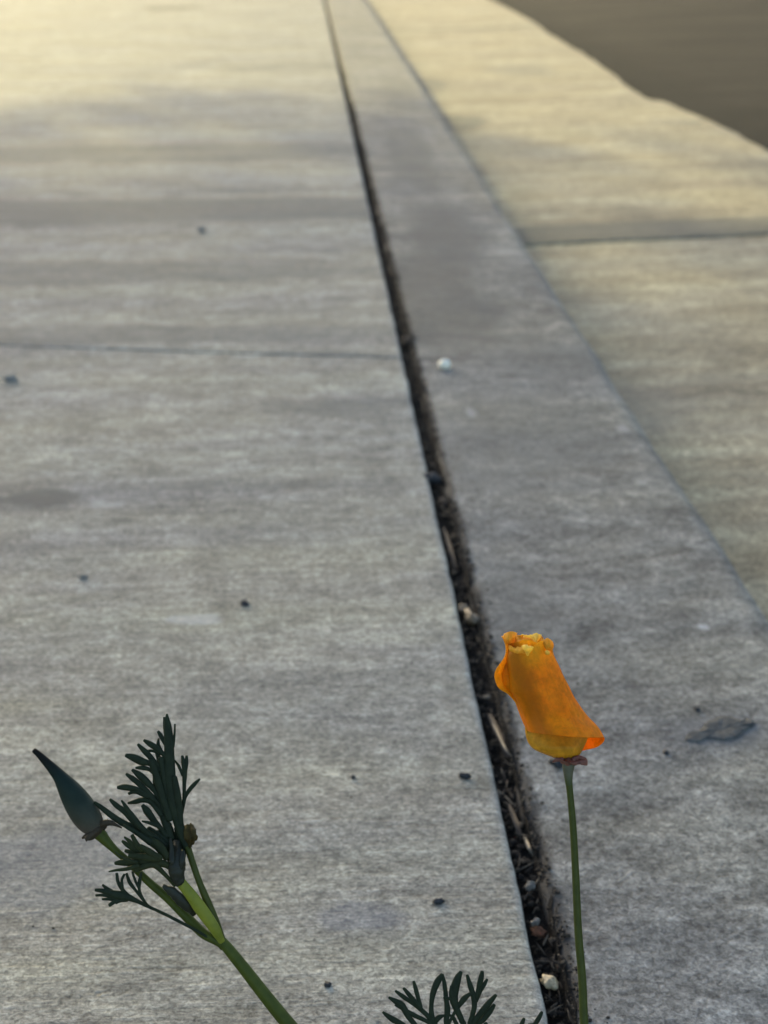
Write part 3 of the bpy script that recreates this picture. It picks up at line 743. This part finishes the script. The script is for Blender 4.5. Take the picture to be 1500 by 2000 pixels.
tube(s_, kk([(104, 362, 20, 0), (135, 388, 23, 0), (180, 434, 30, 0), (230, 485, 38, 0), (290, 553, 52, 0), (335, 615, 72, 0), (385, 690, 92, 0), (440, 775, 104, 0), (490, 850, 103, 0), (530, 905, 88, 0), (560, 945, 60, 0)]), .95, 28, 8, (True, False))
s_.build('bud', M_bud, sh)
s_ = MB()
def sc2(a, t): return .22 * math.sin(2 * a + .2) + .12 * math.sin(5 * a + 1)
tube(s_, kk([(545, 925, 74, 0), (556, 938, 88, 0), (566, 948, 90, 0), (572, 956, 76, 0), (582, 968, 54, 0)]), 1, 36, 6, (False, False), sc2, .0002)
tube(s_, kk([(455, 1000, 9, -.5), (480, 985, 17, -1), (520, 965, 20, -1.5)]), .6, 8, 5)
tube(s_, kk([(570, 905, 22, -1), (620, 890, 24, -2), (665, 890, 20, -2), (700, 905, 12, -2), (740, 925, 6, -2)]), .5, 10, 5)
s_.build('bud_rim', mat_simple('bud_rim_brown', (.026, .022, .013), (.060, .044, .026), 500, .65, .15), sh)
s_ = MB()
tube(s_, [(*Q(925, 935), 9, 0), (*Q(880, 800), 8.8, -.5), (*Q(825, 660), 7.5, -1), (*Q(780, 550), 6.5, -1.2), (*Q(735, 420), 6.6, -.6), (*Q(697, 300), 7.0, .8), (*K(1190, 960), 6, 3), (*K(1170, 880), 4, 4)], 1, 12, 8)
s_.build('branch_stem', M_stem, sh)
s_ = MB()
tube(s_, [(*Q(928, 948), 7, -1), (*Q(880, 860), 11, -2), (*Q(800, 745), 13, -2.6), (*Q(725, 640), 11.5, -3), (*Q(660, 560), 10.5, -3), (*Q(628, 515), 11.5, -3)], .55, 14, 8)
s_.build('sheath', M_sheath, sh)
s_ = MB()
tube(s_, [(*Q(645, 550), 11.5, -3.2), (*Q(632, 505), 15, -3.3), (*Q(630, 450), 17, -3.2), (*Q(640, 395), 15, -2.6), (*Q(640, 340), 10, -1), (*Q(628, 290), 7, 1)], .7, 18, 6, rough=.0003)
for L in ([(*Q(610, 470), 4, -4), (*Q(600, 410), 6, -4.5), (*Q(598, 340), 5, -3), (*Q(590, 270), 3, -1)], [(*Q(655, 480), 5, -4), (*Q(668, 410), 6, -4.4), (*Q(672, 350), 4, -3)]): tube(s_, L, .5, 8, 5)
tube(s_, [(*Q(545, 585), 4, -2.5), (*Q(590, 612), 9, -2.8), (*Q(640, 655), 11, -2.4), (*Q(700, 718), 10, -1.6), (*Q(745, 768), 5, 0)], .6, 12, 6, rough=.0003)
s_.build('young_bud', mat_simple('young_bud_teal', (.008, .010, .005), (.018, .022, .010), 300, .5, .3), sh)
# withered brown scrap behind the leaf
rows = [[(*K(1190, 890), 1), (*K(1240, 880), 0), (*K(1292, 925), 1)], [(*K(1190, 950), 0), (*K(1250, 940), -2), (*K(1280, 955), 1)], [(*K(1200, 1000), 0), (*K(1255, 1000), -2.5), (*K(1308, 985), 0)], [(*K(1212, 1050), 0), (*K(1250, 1045), -1), (*K(1275, 1035), 1)], [(*K(1232, 1085), 0), (*K(1242, 1086), 0), (*K(1250, 1080), 0)]]
rows = [[(236 * 0 + a + (377 - a) * .22, b + (1632 - b) * .22, d) for a, b, d in q] for q in rows]
v, f = sheet(rows, 24, 30, .35, 1.1, 41, 500); mesh_obj('withered_petal', v, f, M_brown, sh)

def leaf(name, strokes, mat, parent, fr=3.75, fn=K, flat=.42, dj=1.6, label=None):
    mb = MB()
    for i, L in enumerate(strokes):
        dj_ = rnd.uniform(-dj, dj)
        pts = [(*fn(q[0], q[1]), q[2] / fr, (q[3] if len(q) > 3 else 0) + dj_ * (1 - k / len(L))) for k, q in enumerate(L)]
        tube(mb, pts, flat, 10, 5, (True, True), None, .00006)
    o = mb.build(name, mat, parent)
    if label: o['label'] = label
    return o
leaf('leaf', [
 [(1072, 95, 8), (1078, 170, 26), (1085, 260, 34), (1090, 380, 38), (1092, 500, 42), (1105, 640, 44), (1128, 780, 44), (1160, 900, 36), (1195, 1010, 30), (1225, 1090, 22)],
 [(1052, 118, 8), (1058, 190, 14), (1070, 260, 16)], [(1132, 168, 6), (1128, 240, 9), (1115, 330, 14)],
 [(1010, 222, 11), (1030, 255, 17), (1065, 320, 14)],
 [(1012, 275, 8), (1010, 320, 14), (1040, 380, 14)],
 [(908, 286, 12), (950, 312, 22), (1000, 345, 22), (1060, 400, 16)],
 [(863, 316, 11), (895, 350, 20), (940, 395, 22), (1010, 480, 18)],
 [(925, 362, 8), (965, 362, 11), (1010, 380, 9)],
 [(776, 396, 15), (830, 412, 29), (890, 440, 30), (950, 458, 20), (1040, 520, 16)],
 [(848, 486, 9), (895, 487, 17), (945, 500, 14), (1010, 560, 14)],
 [(822, 503, 12), (865, 535, 25), (910, 575, 28), (970, 640, 20), (1040, 740, 14)],
 [(778, 533, 11), (815, 560, 20), (860, 595, 22), (930, 660, 20), (1020, 760, 16)],
 [(716, 630, 14), (760, 628, 23), (815, 635, 22), (870, 648, 14), (980, 720, 18)],
 [(795, 675, 11), (830, 660, 17), (875, 668, 20), (930, 700, 18)],
 [(790, 744, 9), (840, 735, 18), (895, 722, 20), (960, 740, 20), (1030, 830, 20)],
 [(898, 765, 16), (925, 800, 28), (960, 850, 26), (1010, 910, 20), (1070, 990, 18)],
 [(990, 560, 24), (1010, 700, 30), (1050, 850, 30), (1100, 1000, 26)],
 [(960, 440, 24), (1000, 560, 28), (1040, 700, 28), (1090, 860, 28)],
 [(1030, 420, 22), (1050, 560, 24), (1080, 700, 28)],
 [(1000, 370, 16), (1020, 440, 20), (1040, 540, 22)],
 [(1080, 900, 26, 1.5), (1120, 1020, 32, 1.5), (1165, 1120, 30, 1.5), (1190, 1230, 20, 1.5)],
 [(1150, 930, 24, 1), (1170, 1020, 28, 1), (1195, 1110, 24, 1)],
 [(1000, 960, 22, 2), (1060, 1060, 30, 2), (1100, 1160, 26, 2), (1130, 1260, 16, 2)],
 [(1130, 560, 20), (1150, 680, 26), (1165, 800, 24), (1170, 900, 24)],
], M_leaf, sh, label='tall feathery leaf standing at the top of the shoot')
leaf('leaf', [
 [(1186, 402, 10, 1), (1192, 440, 17, 1), (1203, 500, 20, 1), (1200, 600, 15, 1), (1198, 700, 13, 1), (1186, 790, 14, 1), (1165, 870, 14, 0)],
 [(1217, 400, 9, 1), (1215, 450, 15, 1), (1206, 510, 15, 1)],
 [(1310, 570, 8, 1), (1275, 605, 15, 1), (1240, 645, 16, 1), (1208, 700, 12, 1), (1192, 770, 12, 1)],
 [(1130, 432, 7, 0), (1160, 475, 11, 1), (1188, 540, 11, 1)],
], M_leaf, sh, dj=.3, label='small forked leaf on the right of the tall one')
leaf('leaf', [
 [(545, 742, 12, -2), (600, 782, 20, -2), (680, 845, 24, -2), (760, 895, 26, -2), (850, 935, 28, -2), (950, 985, 34, -2), (1060, 1060, 30, -1)],
 [(658, 720, 11, -2), (700, 760, 20, -2), (760, 805, 22, -2), (830, 880, 24, -2), (900, 960, 28, -2)],
 [(743, 728, 8, -3), (775, 775, 15, -3), (825, 845, 20, -3), (890, 930, 24, -3), (960, 1000, 28, -2)],
 [(893, 877, 7, -4), (940, 888, 13, -4), (990, 908, 13, -4), (1040, 935, 8, -4)],
 [(760, 910, 12, -3), (850, 960, 20, -3), (950, 1030, 26, -3)],
 [(940, 940, 26, -1), (1020, 1000, 36, -1), (1100, 1080, 36, -1), (1160, 1180, 30, -1)],
], M_leaf, sh, label='forked leaf reaching left towards the pointed bud')
leaf('leaf', [
 [(763, 995, 8, -4), (800, 1025, 15, -4), (850, 1075, 16, -4)],
 [(748, 1025, 11, -4), (785, 1052, 19, -4), (840, 1085, 20, -4), (920, 1130, 20, -4)],
 [(770, 1093, 13, -4), (820, 1110, 20, -4), (900, 1140, 24, -4)],
 [(820, 985, 16, -5), (850, 1040, 18, -5), (890, 1090, 18, -5)],
 [(698, 1185, 14, -5), (745, 1180, 24, -5), (810, 1180, 26, -5), (900, 1175, 30, -5), (1000, 1180, 30, -5), (1090, 1210, 24, -4), (1140, 1300, 20, -3)],
 [(648, 1246, 5, -5), (700, 1236, 10, -5), (770, 1228, 14, -5), (860, 1205, 18, -5)],
 [(800, 1130, 18, -5), (900, 1140, 28, -5), (1010, 1150, 30, -5)],
 [(880, 1060, 18, -5), (940, 1100, 26, -5), (1020, 1150, 26, -5)],
 [(840, 1240, 14, -5), (900, 1210, 24, -5), (980, 1200, 22, -5), (1060, 1270, 16, -4), (1130, 1350, 12, -3)],
 [(690, 1100, 4, -5), (760, 1150, 12, -5), (850, 1180, 18, -5)],
 [(930, 1010, 30, -4), (1010, 1060, 36, -4), (1070, 1140, 30, -4)],
], M_leaf2, sh, label='olive leaf cluster crowded at the middle of the shoot')
leaf('leaf', [
 [(552, 1382, 12, -2), (590, 1385, 17, -2), (650, 1400, 22, -2), (720, 1420, 34, -2), (790, 1435, 26, -2), (860, 1465, 16, -2), (930, 1500, 12, -2)],
 [(603, 1345, 9, -2), (630, 1368, 14, -2), (690, 1405, 18, -2)],
 [(555, 1420, 9, -2), (600, 1418, 12, -2), (680, 1425, 18, -2)],
 [(603, 1448, 9, -2), (650, 1446, 14, -2), (720, 1440, 22, -2)],
 [(655, 1490, 14, -2), (690, 1465, 16, -2), (740, 1445, 20, -2)],
 [(700, 1478, 8, -2), (730, 1460, 14, -2), (780, 1450, 18, -2)],
 [(706, 1262, 11, -2), (714, 1320, 13, -2), (745, 1375, 16, -2), (790, 1425, 16, -2), (850, 1462, 13, -2)],
 [(760, 1268, 9, -3), (742, 1310, 10, -3), (748, 1370, 12, -3)],
 [(778, 1262, 10, -2), (800, 1325, 14, -2), (845, 1385, 12, -2), (890, 1440, 12, -2), (925, 1490, 10, -2)],
 [(885, 1255, 9, -3), (872, 1320, 14, -3), (872, 1390, 12, -3), (905, 1460, 11, -3), (940, 1500, 10, -2)],
 [(820, 1250, 8, -3), (840, 1310, 10, -3), (868, 1370, 10, -3)],
 [(930, 1500, 12, -2), (1030, 1545, 12, -2), (1150, 1605, 12, -2), (1280, 1675, 11, -1.5), (1400, 1745, 9, -1), (1470, 1790, 8, -1)],
], M_leaf, sh, dj=.5, label='small leaf on a thin curved stalk at the left of the shoot')

# ------------------------------------------------------------------ leaf tufts at the bottom edge
def T(x, y): return (700 + x / 3.0, 1700 + y / 3.0)
tf = empty('poppy_leaf_tuft', P(980, 2350, 5))
tag(tf, 'tuft of finely forked dark green leaves at the bottom edge, left of the joint', 'plant')
leaf('leaf', [
 [(145, 831, 7), (175, 855, 15), (215, 880, 19), (270, 910, 14), (340, 980, 12)],
 [(182, 746, 8), (215, 765, 16), (255, 790, 20), (290, 850, 18), (335, 910, 15), (400, 1000, 14)],
 [(216, 790, 6), (255, 808, 11), (330, 850, 14), (420, 896, 12), (470, 960, 12)],
 [(220, 708, 8), (260, 738, 14), (310, 772, 13), (360, 810, 14), (420, 868, 15), (480, 960, 14)],
 [(267, 692, 9), (292, 722, 13), (330, 765, 13), (370, 815, 12)],
 [(325, 653, 9), (335, 690, 13), (348, 740, 13), (365, 800, 12)],
 [(400, 1000, 14), (520, 1180, 14), (700, 1500, 14), (840, 1950, 14)],
 [(470, 960, 12), (560, 1150, 13), (840, 1950, 14)],
], M_leaf, tf, 3.0, T, .5, .8, 'leftmost forked leaf of the tuft')
leaf('leaf', [
 [(489, 614, 13), (465, 650, 20), (440, 710, 18), (428, 780, 14), (430, 850, 16), (450, 910, 18), (500, 1040, 14), (840, 1950, 14)],
 [(494, 612, 8), (505, 670, 13), (514, 750, 14), (522, 820, 18), (516, 900, 16), (540, 1050, 14), (840, 1950, 14)],
 [(500, 850, 8), (470, 862, 16), (455, 880, 16)],
], M_leaf, tf, 3.0, T, .5, .8, 'arched leaf of the tuft with a looped lobe')
leaf('leaf', [
 [(600, 598, 12), (582, 632, 22), (565, 690, 27), (558, 750, 26), (575, 810, 20), (605, 880, 17), (640, 1000, 15), (840, 1950, 14)],
 [(545, 680, 9), (548, 720, 18), (560, 780, 18)],
 [(655, 722, 10), (620, 752, 18), (585, 800, 13), (555, 850, 9), (530, 910, 9), (540, 1000, 9)],
 [(505, 745, 10), (530, 750, 10), (560, 760, 10)],
 [(540, 850, 8), (560, 870, 12), (600, 960, 12)],
], M_leaf, tf, 3.0, T, .5, .8, 'middle leaf of the tuft with one broad tip')
leaf('leaf', [
 [(638, 616, 9), (652, 665, 15), (672, 730, 17), (680, 790, 16), (668, 850, 15), (652, 920, 15), (680, 1040, 14), (840, 1950, 14)],
 [(725, 595, 11), (718, 635, 17), (705, 690, 15), (692, 750, 12)],
 [(754, 640, 8), (735, 672, 13), (712, 712, 13), (690, 765, 12)],
 [(804, 732, 10), (775, 765, 17), (735, 815, 20), (695, 865, 17), (665, 915, 12)],
 [(794, 790, 11), (772, 822, 18), (735, 870, 18), (700, 910, 14), (690, 1000, 12)],
 [(750, 896, 10), (735, 915, 12), (700, 980, 12)],
], M_leaf, tf, 3.0, T, .5, .8, 'rightmost forked leaf of the tuft')
t2 = empty('poppy_leaf_tuft', P(1080, 2350, 8))
tag(t2, 'two dark green leaf tips poking up at the bottom edge just left of the joint', 'plant')
leaf('leaf', [
 [(970, 870, 9), (958, 900, 14), (945, 950, 14), (980, 1100, 12), (1140, 1950, 12)],
 [(1074, 832, 10), (1055, 870, 15), (1030, 915, 15), (1010, 1000, 13), (1140, 1950, 12)],
 [(930, 960, 10), (950, 1000, 12), (980, 1100, 12)],
], M_leaf, t2, 3.0, T, .5, .5)

# ------------------------------------------------------------------ unseen tree added up the road to shade the near pavement
def tree(dist, az, cz, rx, rz, nleaf, label):
    bx, by = math.sin(az) * dist, math.cos(az) * dist
    t = empty('added_shade_tree', (bx, by, -.02)); tag(t, label, 'tree')
    bark = mat_simple('bark', (.07, .055, .04), (.14, .11, .085), 14, .9, .2, .01)
    def limb(a, b, r0, r1, mb, n=9, seg=7, bend=.25):
        v = []; f = []; d = (b - a).normalized(); s = d.orthogonal().normalized(); u = d.cross(s)
        for k in range(seg + 1):
            q = k / seg; c = a.lerp(b, q) + Vector((noise.noise(a + Vector((q * 2, 0, 0))), noise.noise(a + Vector((0, q * 2, 5))), 0)) * bend * q * (1 if q < 1 else 1)
            r = r0 + (r1 - r0) * q
            for j in range(n):
                an = 2 * math.pi * j / n; v.append(c + s * r * math.cos(an) + u * r * math.sin(an))
        for k in range(seg):
            for j in range(n): p = k * n + j; o = k * n + (j + 1) % n; f.append((p, o, o + n, p + n))
        mb.add(v, f)
    B = Vector((bx, by, -.1)); top = Vector((bx, by, cz - rz * .55))
    mb = MB(); limb(B, top, .22, .14, mb, 12, 12, .15)
    clus = []
    for i in range(26):
        a = rnd.random() * 6.283; e = rnd.uniform(-.25, 1.0); rr = rnd.uniform(.5, .85)
        q = Vector((bx + math.cos(a) * rx * rr * math.sqrt(1 - (e * .8) ** 2), by + math.sin(a) * rx * rr * math.sqrt(1 - (e * .8) ** 2), cz + rz * .8 * e))
        limb(top - Vector((0, 0, rnd.random() * .8)), q, .07, .015, mb, 6, 6, .4); clus.append(q)
    mb.build('trunk', bark, t)
    lm = mat_simple('tree_leaf', (.035, .06, .018), (.06, .10, .03), 9, .6, .3, .001, .3, (.14, .22, .04))
    L = MB(); k = 0
    fp = P(1062, 1345)
    while k < nleaf:
        d = Vector((rnd.gauss(0, 1), rnd.gauss(0, 1), rnd.gauss(0, 1))).normalized() * rnd.random() ** (1 / 2.6)
        p = Vector((bx + d.x * rx, by + d.y * rx, cz + d.z * rz))
        if ((p - fp) - SD * (p - fp).dot(SD)).length < .18: continue      # gap cut in the crown so that sun reaches the flower
        if noise.noise(p * .9) < -.18 and d.length > .5: continue
        n = Vector((rnd.gauss(0, 1), rnd.gauss(0, 1), rnd.gauss(0, 1) + .6)).normalized(); s = n.orthogonal().normalized(); u = n.cross(s)
        a = rnd.random() * 6.283; s, u = s * math.cos(a) + u * math.sin(a), u * math.cos(a) - s * math.sin(a)
        l = rnd.uniform(.07, .13)
        L.add([p - s * l, p + u * l * .45 + n * .01, p + s * l, p - u * l * .45 + n * .01], [(0, 1, 2, 3)]); k += 1
    o = L.build('crown', lm, t, False)
tree(16.0, SUN_AZ + R(1), 8.65, 4.2, 3.6, 26000, 'unseen leafy tree added up the verge so that its crown shades the near pavement')
